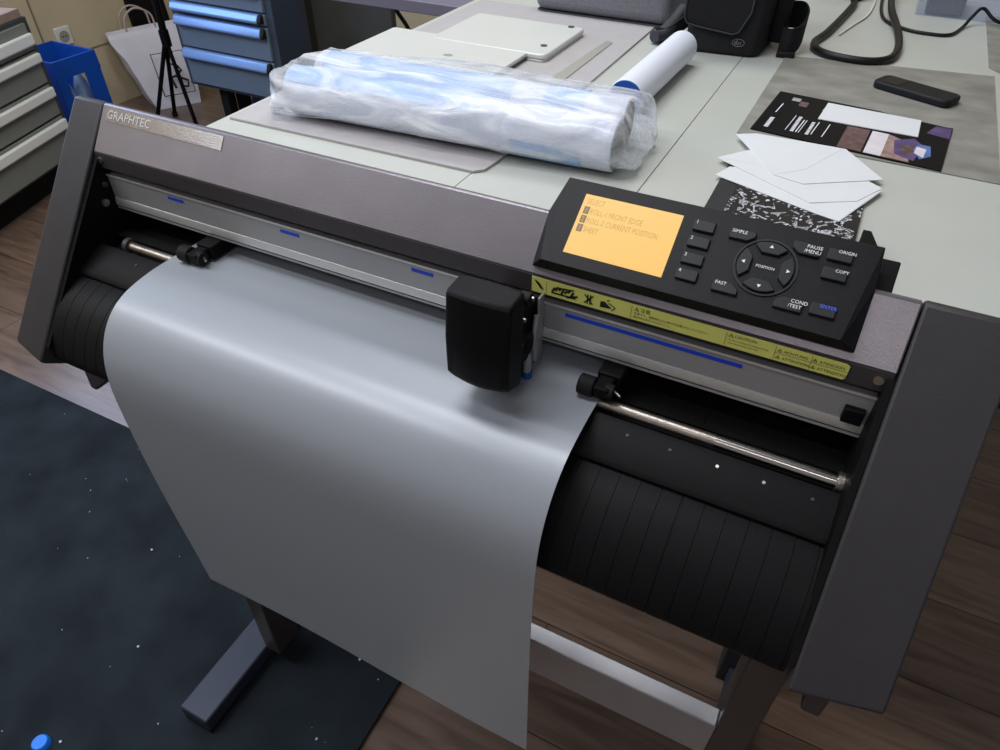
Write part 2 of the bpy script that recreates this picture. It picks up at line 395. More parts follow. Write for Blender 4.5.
# control panel: raised wedge over the fascia
pv = Vector((0,.817,.577)).normalized(); pn = X_.cross(pv).normalized()
q0 = Vector((.0130,-.0355,-.0208))-pv*.0005; PX, PV = X_*.979, pv*.981
def PF(x, v, n=0): return q0+PX*x+PV*v+pn*n
mb = MB()
fL, fR, bR, bL = PF(.4532,.0043), PF(.6540,.0040), PF(.6528,.0700), PF(.4610,.0700)
gL, gR = Vector((.4483,-.0235,-.0312)), Vector((.6634,-.0235,-.0312))
gL2, gR2 = gL+fn*.0032, gR+fn*.0032
tL, tR = Vector((.4485,-.001,.0016)), Vector((.6632,-.001,.0016))
rL, rR = PF(.4504,.0709,-.0004), PF(.6624,.0709,-.0004)
kL, kR = Vector((.4535,.026,-.018)), Vector((.6605,.026,-.018))
V = {k: mb.bm.verts.new(v) for k, v in dict(fL=fL,fR=fR,bR=bR,bL=bL,gL=gL,gR=gR,gL2=gL2,gR2=gR2,tL=tL,tR=tR,rL=rL,rR=rR,kL=kL,kR=kR).items()}
bmesh.ops.convex_hull(mb.bm, input=list(mb.bm.verts))
bmesh.ops.dissolve_limit(mb.bm, angle_limit=.02, verts=list(mb.bm.verts), edges=list(mb.bm.edges))
pan = obj('control_panel', mb, 'panel', cut, .0005, 2, 6)
disp = obj('screen', MB().extr(q0, PX, PV, [(.4670,.0142),(.5379,.0140),(.5378,.0610),(.4672,.0607)], -.0008, .0002), 'lcd', pan); disp['label'] = 'glowing amber screen'
tx = MB(); tb = MB()
for s, x, v in (('SELECT', .4700, .0535), ('ROLL-1 FRONT EDGE', .4745, .0462), ('ROLL-2 CURRENT POSITION', .4745, .0392), ('SHEET', .4745, .0322)):
    text_mb(tx, s, PF(x, v), X_*.66, pv, .0060, off=.0004)
for k, v in (('1', .0456), ('2', .0386), ('3', .0316)):
    tb.extr(q0, PX, PV, [(.4698,v),(.4738,v),(.4738,v+.0058),(.4698,v+.0058)], .0002, .0004)
    text_mb(tx, k, PF(.4706, v+.0009), X_*.8, pv, .0056, off=.0006)
obj('characters', tx, 'lcd_ink', pan); obj('characters', tb, 'lcd_ink_dark', pan)
def key(poly, name='key'):
    o = obj(name, MB().extr(q0, PX, PV, poly, -.0005, .0022), 'key', pan, .0006)
    return o
def rect(cx, cv, w, h, cut=None, c=.0034):
    a, b, d, e2 = (cx-w/2, cv-h/2), (cx+w/2, cv-h/2), (cx+w/2, cv+h/2), (cx-w/2, cv+h/2)
    P = []
    for k, p in (('bl', a), ('br', b), ('tr', d), ('tl', e2)):
        if k == cut:
            sx = c*1.3 if 'l' in k else -c*1.3; sv = c if 'b' in k else -c
            pa, pb = (p[0], p[1]+sv), (p[0]+sx, p[1])
            P += [pa, pb] if k in ('bl', 'tr') else [pb, pa]
        else: P.append(p)
    return P
lg = MB(); lb = MB(); ln = MB()
def leg(s, x, v, size, mbx=None): text_mb(mbx or lg, s, PF(x, v), X_, pv, size, off=.0025)
for i, v in enumerate((.0560, .0440, .0315, .0198)):
    key(rect(.5533, v, .0142, .0078)); leg(str(i+1), .5474, v+.0008, .0034, ln)
key(rect(.5787, .0562, .0165, .0072, 'br')); leg('SIMPLE', .5716, .0568, .0032)
key(rect(.5791, .0178, .0165, .0072, 'tr')); leg('FAST', .5722, .0190, .0032)
key(rect(.6186, .0567, .0165, .0082, 'bl')); leg('PAUSE', .6186, .0575, .0033); leg('/MENU', .6176, .0542, .0033)
key(rect(.6390, .0574, .0148, .0078)); leg('ORIGIN', .6372, .0588, .0030)
key(rect(.6390, .0443, .0148, .0078)); leg('COPY', .6388, .0456, .0030)
key(rect(.6187, .0178, .0172, .0082, 'tl')); leg('COND', .6196, .0192, .0033); leg('/TEST', .6186, .0158, .0033)
key(rect(.6390, .0193, .0150, .0078)); leg('ENTER', .6368, .0206, .0032, lb)
wc = (.5985, .0384)
rg = MB()
for k in range(48):
    a0, a1 = 2*math.pi*k/48, 2*math.pi*(k+1)/48
    rg.extr(q0, PX, PV, [(wc[0]+r*math.cos(a), wc[1]+r*math.sin(a)) for r, a in ((.0186,a0),(.0198,a0),(.0198,a1),(.0186,a1))], -.0005, .0010)
obj('wheel_rim', rg, 'key', pan)
for k in range(4):
    P = []
    am = k*math.pi/2; w = math.radians(36)
    for j in range(9): a = am-w+2*w*j/8; P.append((wc[0]+.0176*math.cos(a), wc[1]+.0176*math.sin(a)))
    w2 = math.radians(30)
    P += [(wc[0]+.0105*math.cos(am+w2), wc[1]+.0105*math.sin(am+w2)), (wc[0]+.0105*math.cos(am-w2), wc[1]+.0105*math.sin(am-w2))]
    key(P, 'arrow_key')
    c = Vector((wc[0]+.0140*math.cos(am), wc[1]+.0140*math.sin(am))); d = Vector((math.cos(am), math.sin(am))); n2 = Vector((-d.y, d.x))
    tri = [c+d*.0013, c-d*.0009+n2*.0013, c-d*.0009-n2*.0013]
    lg.bm.faces.new([lg.bm.verts.new(PF(p.x, p.y, .0026)) for p in tri])
text_mb(lg, 'POSITION', PF(wc[0], wc[1]-.0008), X_, pv, .0026, 'CENTER', off=.0006)
obj('number_print', ln, 'legend', pan); obj('key_print', lg, 'legend', pan); obj('enter_legend', lb, 'legend_blue', pan)
# dark rear box of the panel
obj('rear_bracket', MB().frame_box((.660,.012,-.012), (1,0,0), (0,.8,.6), (0,-.6,.8), 0, .014, 0, .026, -.010, .004), 'black', cut, .001)

# Y rail (aluminium profile across the machine)
ry = -.025
rail = obj('rail', MB().prismx([(ry,-.0582),(ry,-.0812),(ry-.0005,-.0815),(ry-.0012,-.0880),(ry,-.0892),(ry+.004,-.0900),(ry-.001,-.0906),(ry-.001,-.0925),(ry+.02,-.0935),(.028,-.09),(.028,-.058)], .004, W-.004), 'alu', cut)
obj('rail_ledge', MB().prismx([(ry-.0006,-.0815),(ry-.0016,-.0880),(ry-.001,-.0893),(ry+.002,-.083)], .004, W-.004), 'alu_light', rail)
obj('rail_groove', MB().prismx([(ry+.0005,-.0582),(ry-.0012,-.0572),(ry-.0012,-.0588),(ry+.0005,-.0595)], .004, W-.004), 'alu_light', rail)
obj('rail_groove', MB().prismx([(ry+.001,-.0895),(ry-.0004,-.0897),(ry-.0004,-.0907),(ry+.001,-.0910)], .004, W-.004), 'inner', rail)
for x0, x1 in ((.081,.100),(.212,.232),(.344,.364),(.476,.604)):
    obj('position_mark', MB().box(x0, x1, ry-.0004, ry+.001, -.0655, -.0625), 'blue_mark', rail)
obj('end_stop', MB().box(.671, .6835, ry-.005, ry+.002, -.0805, -.069), 'inner', rail, .0008)
obj('belt_channel', MB().prismx([(-.019,-.05),(-.019,-.0585),(.03,-.058),(.03,-.03),(.0,-.03)], .004, W-.004), 'bezel', cut)
# back plate inside
obj('back_plate', MB().box(.002, W-.002, .05, .056, -.108, -.05), 'inner', cut)
# platen, front strip with screws and air holes
rp = obj('platen', MB().box(.003, W-.003, -.038, .06, -.128, -.1165), 'black_dull', cut)
for xx in (.2, .59): obj('platen_seam', MB().box(xx, xx+.0008, -.0385, .06, -.1166, -.1162), 'inner', rp)
for k in range(24):
    pass
mbh = MB()
for k in range(26):
    xx = .03+k*.0255; mbh.cyl((xx,-.031,-.1166), (xx,-.031,-.1162), .0013, seg=8)
obj('air_hole', mbh, 'inner', rp)['kind'] = 'stuff'
fs = obj('front_strip', MB().prismx([(-.0555,-.1165),(-.060,-.1175),(-.0855,-.1290),(-.0885,-.1335),(-.083,-.137),(-.0555,-.13)], .003, W-.003), 'black', cut, .001)
for xx in (.06,.12,.18,.24,.30,.36,.42,.48,.545,.576,.609,.640,.671):
    obj('screw', MB().cyl((xx,-.066,-.1203), (xx,-.0663,-.1195), .0012, seg=10), 'screw' if xx in (.609,.640) else 'bezel', fs)
gutter = obj('roller_gutter', MB().prismx([(-.038,-.128),(-.038,-.131),(-.057,-.131),(-.057,-.128)], .003, W-.003), 'inner', cut)
# feed roller: knurled rod with plain stub, in two collars
gr = obj('feed_roller', MB().cyl((.034,-.048,-.1158), (W-.001,-.048,-.1150), .0045, seg=24), 'steel', cut)
obj('bright_sleeve', MB().cyl((.602,-.048,-.1151), (.685,-.048,-.115), .0047, seg=24), 'rod', gr)
obj('collar', MB().cyl((.031,-.048,-.1155), (.036,-.048,-.1155), .0072, seg=20), 'bezel', gr)
obj('collar', MB().cyl((W-.008,-.048,-.115), (W-.003,-.048,-.115), .0072, seg=20), 'steel', gr)
# curved front apron with fine grooves
ap = [(-.0820,-.1350),(-.0955,-.1372),(-.110,-.1435),(-.1225,-.1535),(-.1330,-.166),(-.1400,-.180),(-.1435,-.190),(-.1445,-.1965),(-.1430,-.2005),(-.135,-.204),(-.120,-.207),(-.095,-.212)]
mb = MB(); nX = []
gx = []
x = .003
while x < W-.003: gx.append(x); x += .0148
gx.append(W-.003)
apn = [Vector((0, ap[min(i+1, len(ap)-1)][0]-ap[max(i-1, 0)][0], ap[min(i+1, len(ap)-1)][1]-ap[max(i-1, 0)][1])).normalized() for i in range(len(ap))]
def aprow(x, d): return [mb.bm.verts.new((x, y+apn[i].z*d*-1*-1, z-apn[i].y*d)) for i, (y, z) in enumerate(ap)]
rows = []
for i, gxx in enumerate(gx):
    if 0 < i < len(gx)-1:
        wide = .0007 if abs(gxx-.595) < .0075 else .0003
        for dx, d in ((-wide, 0), (-wide*.6, .0006), (wide*.6, .0006), (wide, 0)): rows.append(aprow(gxx+dx, -d))
    else: rows.append(aprow(gxx, 0))
for a, b in zip(rows, rows[1:]):
    for i in range(len(ap)-1): mb.bm.faces.new((a[i], a[i+1], b[i+1], b[i]))
obj('front_apron', mb, 'black', cut, sharp=50)
obj('base_tray', MB().prismx([(-.09,-.14),(-.12,-.175),(-.128,-.2),(-.12,-.208),(-.09,-.24),(-.05,-.26),(.06,-.26),(.065,-.15),(.055,-.12),(-.05,-.128)], .003, W-.003), 'black_dull', cut)
# feet brackets peeping out under the side covers
obj('bracket', MB().extr((0,-.10,0), X_, Z_, [(-.045,-.20),(-.002,-.20),(-.002,-.258),(-.014,-.270),(-.048,-.298),(-.056,-.296),(-.052,-.26)], -.05, 0), 'bezel', cut, .003)
obj('bracket', MB().box(.720, .735, -.10, -.082, -.309, -.20), 'bezel', cut, .003)
# pinch rollers on arms
def pinch(xc):
    arm = obj('pinch_roller', MB().box(xc+.002, xc+.020, -.040, .02, -.1075, -.0935).box(xc+.004, xc+.016, -.055, -.038, -.106, -.096), 'inner', cut, .0015)
    obj('wheel', MB().cyl((xc-.008,-.049,-.1015), (xc+.004,-.049,-.1015), .0078, seg=24), 'rubber', arm, .001)
    obj('hub', MB().cyl((xc-.0085,-.049,-.1015), (xc+.0048,-.049,-.1015), .0045, seg=20), 'key', arm)
    obj('wheel', MB().cyl((xc+.012,-.049,-.1015), (xc+.018,-.049,-.1015), .0062, seg=20), 'rubber', arm)
    obj('spring_pin', MB().cyl((xc+.012,-.044,-.1005), (xc+.024,-.052,-.1000), .0011, seg=8), 'screw', arm)
pinch(.1165); pinch(.5080)
# tool carriage
car = obj('tool_carriage', MB().box(.424, .452, -.0805, -.0275, -.098, -.0525).prismx([(-.0805,-.0526),(-.0805,-.030),(-.036,-.0505),(-.036,-.0526)], .426, .450), 'inner', cut, .002)
cp = [(-.0800,-.0300),(-.0800,-.0135),(-.0975,-.0145),(-.1000,-.0175),(-.1035,-.050),(-.1030,-.0800),(-.1000,-.0835),(-.0840,-.0905),(-.0810,-.086),(-.08,-.05)]
mb = MB()
nx = 12; rws = []
for i in range(nx+1):
    u = i/nx; x = .4205+u*.0475
    bulge = .0030*(1-(2*u-1)**2)
    rws.append([mb.bm.verts.new((x, y-(bulge if y < -.09 else 0), z-(bulge*.9 if z < -.08 else 0)+(bulge*.4 if z > -.02 else 0))) for y, z in cp])
for a, b in zip(rws, rws[1:]):
    for i in range(len(cp)): mb.bm.faces.new((a[i], a[(i+1) % len(cp)], b[(i+1) % len(cp)], b[i]))
mb.bm.faces.new(rws[0]); mb.bm.faces.new(rws[-1][::-1])
obj('carriage_cover', mb, 'black', car, .002, 3, 30)
mech = MB().prismx([(-.080,-.092),(-.080,-.022),(-.062,-.030),(-.029,-.053),(-.028,-.092)], .4500, .4560).box(.4500, .4575, -.070, -.045, -.1080, -.0915)
obj('tool_holder', mech, 'inner', car, .0015)
obj('guide_plate', MB().box(.4585, .4602, -.0365, -.0275, -.112, -.048), 'alu', car, .0004)
for (yy, zz, rr) in ((-.054,-.038,.0050),(-.070,-.056,.0034),(-.057,-.077,.0115),(-.075,-.094,.0075)):
    k = obj('wheel', MB().cyl((.4530,yy,zz), (.4610,yy,zz), rr, seg=20), 'rubber', car, .0006)
    obj('hub', MB().cyl((.4605,yy,zz), (.4616,yy,zz), rr*.45, seg=14), 'black', k)
for (yy, zz) in ((-.0535,-.037),(-.066,-.047),(-.071,-.066)):
    obj('screw', MB().cyl((.4560,yy,zz), (.4628,yy,zz), .0016, seg=12), 'screw', car)
obj('pen_holder', MB().cyl((.4590,-.0525,-.1035), (.4590,-.0525,-.086), .0034, seg=16), 'alu', car)
tip = obj('blade_cap', MB().cyl((.4590,-.0525,-.1092), (.4590,-.0525,-.1036), .0040, .0044, seg=16), 'cap_blue', car); tip['label'] = 'blue tip of the blade holder'
obj('lever', MB().tube(smooth_path([(.4590,-.038,-.062),(.4600,-.043,-.078),(.4600,-.042,-.09),(.4590,-.040,-.102)], 5), .0022, 8), 'alu', car)

# the film being cut
fp = [(.12,-.20),(.118,-.165),(.107,-.135),(.085,-.118),(.06,-.1136),(.02,-.1110),(-.03,-.1098),(-.053,-.1094),(-.078,-.1098),(-.101,-.1128),(-.1145,-.1170),(-.1265,-.1240),(-.137,-.1345),(-.1450,-.1475),(-.1510,-.164),(-.1545,-.185),(-.1558,-.21),(-.1558,-.26),(-.1550,-.31),(-.1520,-.39),(-.1490,-.45),(-.1465,-.510)]
fpath = [Vector((0, y, z)) for y, z in fp]
fps = smooth_path(fpath, 6)
mb = MB()
nxf = 24
def filmpt(i, j):
    u = i/nxf; p = fps[j]; x = .0955+u*(.517-.0955)
    hang = max(0, (-.16-p.z)/.34)
    corner = 0
    return Vector((x+hang*.003*(u-.5), p.y+.0025*hang*math.sin(u*math.pi*1.5+.4), p.z))
g = [[mb.bm.verts.new(filmpt(i, j)) for j in range(len(fps))] for i in range(nxf+1)]
for i in range(nxf):
    for j in range(len(fps)-1): mb.bm.faces.new((g[i][j], g[i+1][j], g[i+1][j+1], g[i][j+1]))
film = obj('vinyl_sheet', mb, 'film', solid=.0003, sharp=60)
es = film.modifiers.new('split', 'EDGE_SPLIT'); es.split_angle = math.radians(45)
tag(film, 'wide silver grey vinyl sheet hanging over the front of the cutter', 'vinyl sheet')

# ------------------------------------------------------------------ stand
st = thing('cutter_stand', 'metal stand with dark feet and pale crossbeam beneath the cutter', 'stand', (W/2, -.03, F))
for s, x0, x1 in ((0, -.006, .027), (1, .681, .714)):
    obj('column', MB().box(x0, x1, -.057, -.007, F+.05, -.262), 'stand_col', st, .002)
for x0, x1 in ((-.0615,-.0045), (.7145,.7715)):
    ft = obj('foot', MB().box(x0, x1, -.199, .32, F+.018, F+.05), 'stand', st, .003)
    obj('foot_cap', MB().box(x0+.001, x1-.001, -.1985, -.14, F+.0081, F+.0195), 'rubber', ft)
    obj('foot_cap', MB().box(x0+.001, x1-.001, .27, .318, F+.0005, F+.0195), 'rubber', ft)
obj('crossbeam', MB().box(.027, .681, -.057, -.037, -.545, -.4765), 'stand_beam', st, .0015)
obj('tie_rod', MB().cyl((.025,-.030,-.560), (.683,-.030,-.560), .005, seg=12), 'rod', st)

# ------------------------------------------------------------------ table and what lies on it
tb_ = thing('work_table', 'long off-white laminate work table behind the cutter', 'table', (.55, .9, F))
for x0, x1 in ((-.211,.2025),(.2035,.4095),(.4105,1.25)):
    obj('top_panel', MB().box(x0, x1, .225, 2.2, T-.028, T), 'table', tb_, .0008)
for y0 in (.27, 2.09): obj('frame_rail', MB().box(-.11, 1.15, y0, y0+.04, T-.09, T-.0285), 'table_steel', tb_)
for x0, y0 in ((-.16,.27),(.70,.27),(-.16,2.09),(1.15,2.09)):
    obj('leg', MB().box(x0, x0+.05, y0, y0+.05, F, T-.0285), 'table_steel', tb_, .002)

def slab_thing(name, poly, z0, z1, m, label, cat, bevel=.0, group=None):
    return tag(obj(name, MB().slab(poly, z0, z1), m, None, bevel), label, cat, group)
bd = slab_thing('grey_board', [(-.198,.321),(.206,.3285),(.217,.34),(.220,.37),(.2135,1.10),(-.19,1.10)], T+.0002, T+.004, 'board', 'large thin grey board lying under the bagged rolls and laptops', 'board', .0006)
# laptops
def laptop(name, label, x0, x1, y0, y1, z0, h, rz):
    c = ((x0+x1)/2, (y0+y1)/2, 0)
    r = thing(name, label, 'laptop', (c[0], c[1], z0))
    return r, c
r1, c1 = laptop('laptop', 'lower silver laptop lying closed, partly hidden behind the bagged rolls', -.215, .0775, .585, .79, T+.004, .012, 0)
def rbox(x0, x1, y0, y1, z0, z1, rad, n=6, rz=0):
    P = []
    for cx, cy, a in ((x1-rad, y1-rad, 0), (x0+rad, y1-rad, 90), (x0+rad, y0+rad, 180), (x1-rad, y0+rad, 270)):
        for k in range(n+1):
            t = math.radians(a+90*k/n); P.append((cx+rad*math.cos(t), cy+rad*math.sin(t)))
    if rz:
        c, s = math.cos(rz), math.sin(rz); mx, my = (x0+x1)/2, (y0+y1)/2
        P = [(mx+(x-mx)*c-(y-my)*s, my+(x-mx)*s+(y-my)*c) for x, y in P]
    return MB().slab(P, z0, z1)
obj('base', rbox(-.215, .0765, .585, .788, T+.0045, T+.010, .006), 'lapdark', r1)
obj('lid', rbox(-.2155, .0775, .5845, .789, T+.0102, T+.0165, .006), 'lap', r1, .0015)
mb = MB(); mb.slab([(-.038+.009*math.cos(t*math.pi/8), .687+.0065*math.sin(t*math.pi/8)) for t in range(16)], T+.0160, T+.0169)
obj('emblem', mb, 'grey_dot', r1)
r2, c2 = laptop('laptop', 'upper silver laptop lying closed upside down, two dark rubber feet showing', -.12, .112, .765, .955, T+.0042, .018, 0)
obj('lid', rbox(-.118, .111, .764, .953, T+.0176, T+.0215, .012), 'lap', r2, .001)
obj('base', rbox(-.1195, .1125, .763, .954, T+.0217, T+.031, .013), 'lap', r2, .003, 3)
for x, y in ((.086,.945),(.088,.812)):
    obj('rubber_foot', MB().cyl((x,y,T+.0305), (x,y,T+.0322), .0062, seg=16), 'lapdark', r2)
for ch in r2.children:
    ch.location.z -= .0136
    if ch.name.startswith('lid'): pass
slab_thing('steel_ruler', [(.150,.60),(.1765,.60),(.1765,.93),(.163,.935)], T+.0043, T+.0060, 'steel_strip', 'flat steel ruler lying on the grey board right of the laptops', 'ruler', .0003)

# white paper tube with a blue end plug
tu = thing('paper_tube', 'white film roll with blue end plug, lying alone by the black camera bag', 'roll', (.30, .80, T))
a, b = Vector((.312,.605,T+.027)), Vector((.317,.890,T+.027)); d = (b-a).normalized()
obj('roll_body', MB().cyl(a, b, .0268, seg=40), 'tube', tu, .0012)
obj('end_plug', MB().cyl(a-d*.0015, a+d*.002, .0256, seg=40), 'cap_blue', tu, .0006); obj('end_plug', MB().cyl(b-d*.002, b+d*.0015, .0256, seg=40), 'cap_blue', tu, .0006)

# rolls inside a clear bag
def roll(label, p, q, r, bands):
    p, q = Vector(p), Vector(q); d = q-p; n = d.normalized()
    o = thing('vinyl_roll', label, 'roll', ((p+q)/2-Vector((0,0,r))), 'film rolls inside the clear bag')
    obj('wound_film', MB().cyl(p, q, r, seg=36), 'roll_white', o, .001)
    for t0, t1, a0, a1 in bands:
        side = n.cross(Z_).normalized(); up_ = side.cross(n); mb = MB()
        mb.grid(lambda u, v: p+d*(t0+(t1-t0)*u)+(side*math.cos(math.radians(a0+(a1-a0)*v))+up_*math.sin(math.radians(a0+(a1-a0)*v)))*(r+.0007), 2, 18)
        obj('wrapper_band', mb, 'roll_blue', o)
    obj('core', MB().cyl(q-n*.002, q+n*.0012, r*.86, seg=28), 'roll_core', o); obj('core', MB().cyl(p-n*.0012, p+n*.002, r*.86, seg=28), 'roll_core', o)
    return o
tz = T+.004
roll('front film roll inside the clear bag, nearest the cutter', (-.115,.383,tz+.0345), (.365,.418,T+.0345), .033, ((.0,.62,38,100),(.72,.92,-60,-4)))
roll('back film roll inside the clear bag, with pale blue wrapper', (-.115,.452,tz+.036), (.355,.487,T+.0365), .034, ((.03,.66,20,120),(.76,.88,25,120)))
# bag
def bagpt(u, v):
    t = 2*math.pi*v
    xx = -.150+u*.540
    k = math.sin(min(1, u/.06)*math.pi/2)**.5 if u < .06 else (math.sin(min(1, (1-u)/.05)*math.pi/2)**.55 if u > .95 else 1)
    if u < .0001: k = .34
    if u > .9999: k = .30
    cy = .4205+(xx+.115)*.073; ry2 = (.083 if u < .7 else .080)*(.45+.55*k); 
    hz = (.0375 if u > .5 else .0345+.006*u)*k
    c, s = math.cos(t), math.sin(t)
    p = 2/2.6
    yy = cy+ry2*math.copysign(abs(c)**p, c); zz = T+.0035+hz+.0015+(hz+.0012)*math.copysign(abs(s)**p, s)
    q = Vector((xx*7, yy*26, zz*26))
    n1 = noise.noise(q)+.6*noise.noise(q*2.3)+.35*noise.noise(q*5.1)
    n2 = noise.noise(q+Vector((9,3,1)))+.6*noise.noise(q*2.7)
    edge = 1+1.3*max(0, 1-u/.12)
    zz = max(T+.0046 if s < .3 else T, zz+.0036*n1*edge); yy += .0048*n2*edge; 
    xx += .008*noise.noise(Vector((3*c, 3*s, u*6)))*edge
    if c > .75:   # loose back edge lies flat on the table
        yy += (c-.75)*(.16 if u < .7 else .11)*math.sin(math.pi*u); zz += (c-.75)*.03*max(0, 1-abs(u-.86)/.16)
    return (xx, yy, zz)
mb = MB(); nu, nv = 110, 72
g = [[mb.bm.verts.new(bagpt(i/nu, j/nv)) for j in range(nv)] for i in range(nu+1)]
for i in range(nu):
    for j in range(nv): mb.bm.faces.new((g[i][j], g[i+1][j], g[i+1][(j+1) % nv], g[i][(j+1) % nv]))
mb.bm.faces.new(g[0]); mb.bm.faces.new(g[-1])
tag(obj('plastic_bag', mb, 'poly', sharp=70), 'crinkled clear plastic bag wrapped round film rolls on the grey board', 'bag')

# felt sleeve
fe = thing('felt_sleeve', 'padded grey felt sleeve at the far end of the table', 'sleeve', (.094, 1.15, T))
obj('body', rbox(-.052, .238, 1.072, 1.30, T+.006, T+.085, .02), 'felt', fe, .02, 4)
obj('shade_strip', rbox(-.050, .236, 1.074, 1.298, T+.0005, T+.0065, .02), 'nylon_trim', fe, .002)  # dark strip at the base stands in for the shadow beneath the sleeve

# black camera bag with strap
dj = thing('camera_bag', 'black nylon shoulder bag with grey emblem standing on the table', 'bag', (.37, 1.04, T))
mb = MB()
cp = [(.300,.985),(.306,.970),(.318,.964),(.418,.975),(.430,.981),(.436,.995),(.440,1.10),(.430,1.13),(.305,1.12),(.298,1.10)]
mb.slab(cp, T+.0005, T+.23)
obj('body', mb, 'nylon', dj, .006, 3)
def on_front(x, z, off=.0): return (x, .964+(x-.318)*.11-off, z)
fl = MB(); pts = [(.2965,T+.235),(.2975,T+.060),(.303,T+.050),(.320,T+.046),(.385,T+.038),(.395,T+.042),(.410,T+.075),(.414,T+.235)]
fo = Vector((0,.964-.318*.11,0)); fx = Vector((1,.11,0))
fl.extr(fo, fx, Z_, pts, -.002, .006); obj('flap', fl, 'nylon', dj, .003)
obj('binding', MB().tube([Vector(on_front(x, z, .006)) for x, z in pts], .0016, 8), 'nylon_trim', dj)
em = MB()
# emblem: oval outline with three joined letter strokes
ec = (.3975, T+.024)
def estroke(P, w=.0007): em.tube([Vector(on_front(ec[0]+x, ec[1]+z, .0008)) for x, z in P], w, 6)
estroke([(.0105*math.cos(t*math.pi/10), .0062*math.sin(t*math.pi/10)) for t in range(21)], .0005)
estroke([(-.0025,.004),(-.0030,-.0025)]); estroke([(-.003,-.0025),(-.006,-.0025),(-.0068,0),(-.0050,.0012),(-.0028,.0012)])
estroke([(.0012,.0015),(.0004,-.003),(-.0012,-.0036)]); estroke([(.0045,.0015),(.0038,-.0028)])
obj('emblem', em, 'logo', dj)
def ribbon(P, w, m, thick=.003):
    mb = MB(); P = smooth_path(P, 8)
    for i in range(len(P)-1):
        pass
    rows = []
    for i, p in enumerate(P):
        d = (P[min(i+1, len(P)-1)]-P[max(i-1, 0)]); d.z = 0; d.normalize(); n = Vector((-d.y, d.x, 0))*thick/2
        rows.append([mb.bm.verts.new(p+o) for o in (n, n+Vector((0,0,w)), -n+Vector((0,0,w)), -n)])
    for a, b in zip(rows, rows[1:]):
        for i in range(4): mb.bm.faces.new((a[i], a[(i+1) % 4], b[(i+1) % 4], b[i]))
    mb.bm.faces.new(rows[0]); mb.bm.faces.new(rows[-1][::-1]); return mb
obj('strap', ribbon([(.4375,1.095,T+.022),(.455,1.105,T+.026),(.480,1.098,T+.028),(.494,1.065,T+.020),(.491,1.035,T+.006),(.478,1.018,T+.001),(.462,1.022,T+.001)], .046, 'nylon'), 'nylon', dj)
obj('side_strap', MB().box(.4375, .463, 1.045, 1.095, T+.012, T+.21), 'nylon', dj, .005)
obj('strap', ribbon([(.2975,1.05,T+.03),(.275,1.02,T+.012),(.262,.995,T+.002),(.245,.985,T+.001),(.238,1.00,T+.001)], .026, 'nylon'), 'nylon', dj)
obj('buckle', MB().box(.462, .494, 1.004, 1.017, T+.0005, T+.010, .12), 'rubber', dj, .002)
obj('strap_pad', MB().tube(smooth_path([(.243,.972,T+.014),(.252,.99,T+.015),(.262,1.02,T+.03),(.272,1.05,T+.05)], 6), [.012]*6+[.013]*6+[.011]*7, 12, .9), 'nylon_trim', dj)

# cables
ct = MB().tube(smooth_path([(.545,1.484,T+.0075),(.548,1.42,T+.007),(.528,1.20,T+.007),(.514,1.11,T+.007),(.530,1.055,T+.007),(.575,1.033,T+.007),(.622,1.038,T+.007),(.650,1.075,T+.007),(.657,1.15,T+.008),(.648,1.25,T+.012),(.625,1.38,T+.02),(.615,1.55,T+.022),(.61,1.75,T+.02)], 8), .0068, 12)
tag(obj('power_cable', ct, 'cable'), 'thick black cable bent in a wide loop on the table', 'cable')
ct = MB().tube(smooth_path([(.600,1.70,T+.004),(.602,1.50,T+.004),(.618,1.36,T+.0035),(.66,1.302,T+.0035),(.705,1.288,T+.0035),(.742,1.30,T+.0035),(.764,1.37,T+.0035),(.776,1.405,T+.016),(.791,1.425,T+.030),(.820,1.422,T+.012),(.86,1.43,T+.0035),(.95,1.40,T+.0035)], 8), .0033, 10)
tag(obj('thin_cable', ct, 'cable'), 'thin black cable running past the clear storage box', 'cable')
ct = MB().tube(smooth_path([(.548,1.20,T+.0024),(.566,1.29,T+.0024),(.584,1.38,T+.0024),(.588,1.50,T+.0024),(.580,1.64,T+.0024)], 8), .0022, 8)
tag(obj('white_cable', ct, 'wire_white'), 'thin white cable lying beside the thick cable loop', 'cable')
# clear box and black device at the far side
bx = thing('storage_box', 'clear plastic storage box with dark contents at table corner', 'box', (.765, 1.55, T))
mb = MB().box(.672, .675, 1.445, 1.66, T+.001, T+.09).box(.852, .855, 1.445, 1.66, T+.001, T+.09).box(.675, .852, 1.445, 1.448, T+.001, T+.09).box(.675, .852, 1.657, 1.66, T+.001, T+.09).box(.675, .852, 1.448, 1.657, T+.001, T+.004)
obj('box_shell', mb, 'clear', bx)
obj('contents', MB().box(.690, .760, 1.452, 1.58, T+.0045, T+.05), 'lapdark', bx, .003)
ad = thing('charger', 'black power adapter block at the far edge behind the cables', 'charger', (.50, 1.52, T))
obj('body', MB().box(.455, .560, 1.505, 1.62, T+.0005, T+.04), 'black', ad, .004)
obj('plug_collar', MB().cyl((.545,1.506,T+.012), (.545,1.485,T+.0085), .008, seg=12), 'rubber', ad)

# mats
tag(obj('pattern_mat', MB().slab([(.4785,.620),(.8130,.610),(.8160,1.072),(.4785,1.020)], T+.0002, T+.0016), 'concrete'), 'grey concrete-patterned sheet lying beneath leaflet and phone', 'mat')
tag(obj('pattern_mat', MB().slab([(.8085,1.122),(.828,1.092),(1.10,1.10),(1.10,1.55),(.809,1.50)], T+.0002, T+.0016), 'concrete'), 'dark grey patterned sheet at the right rear edge of the table', 'mat')

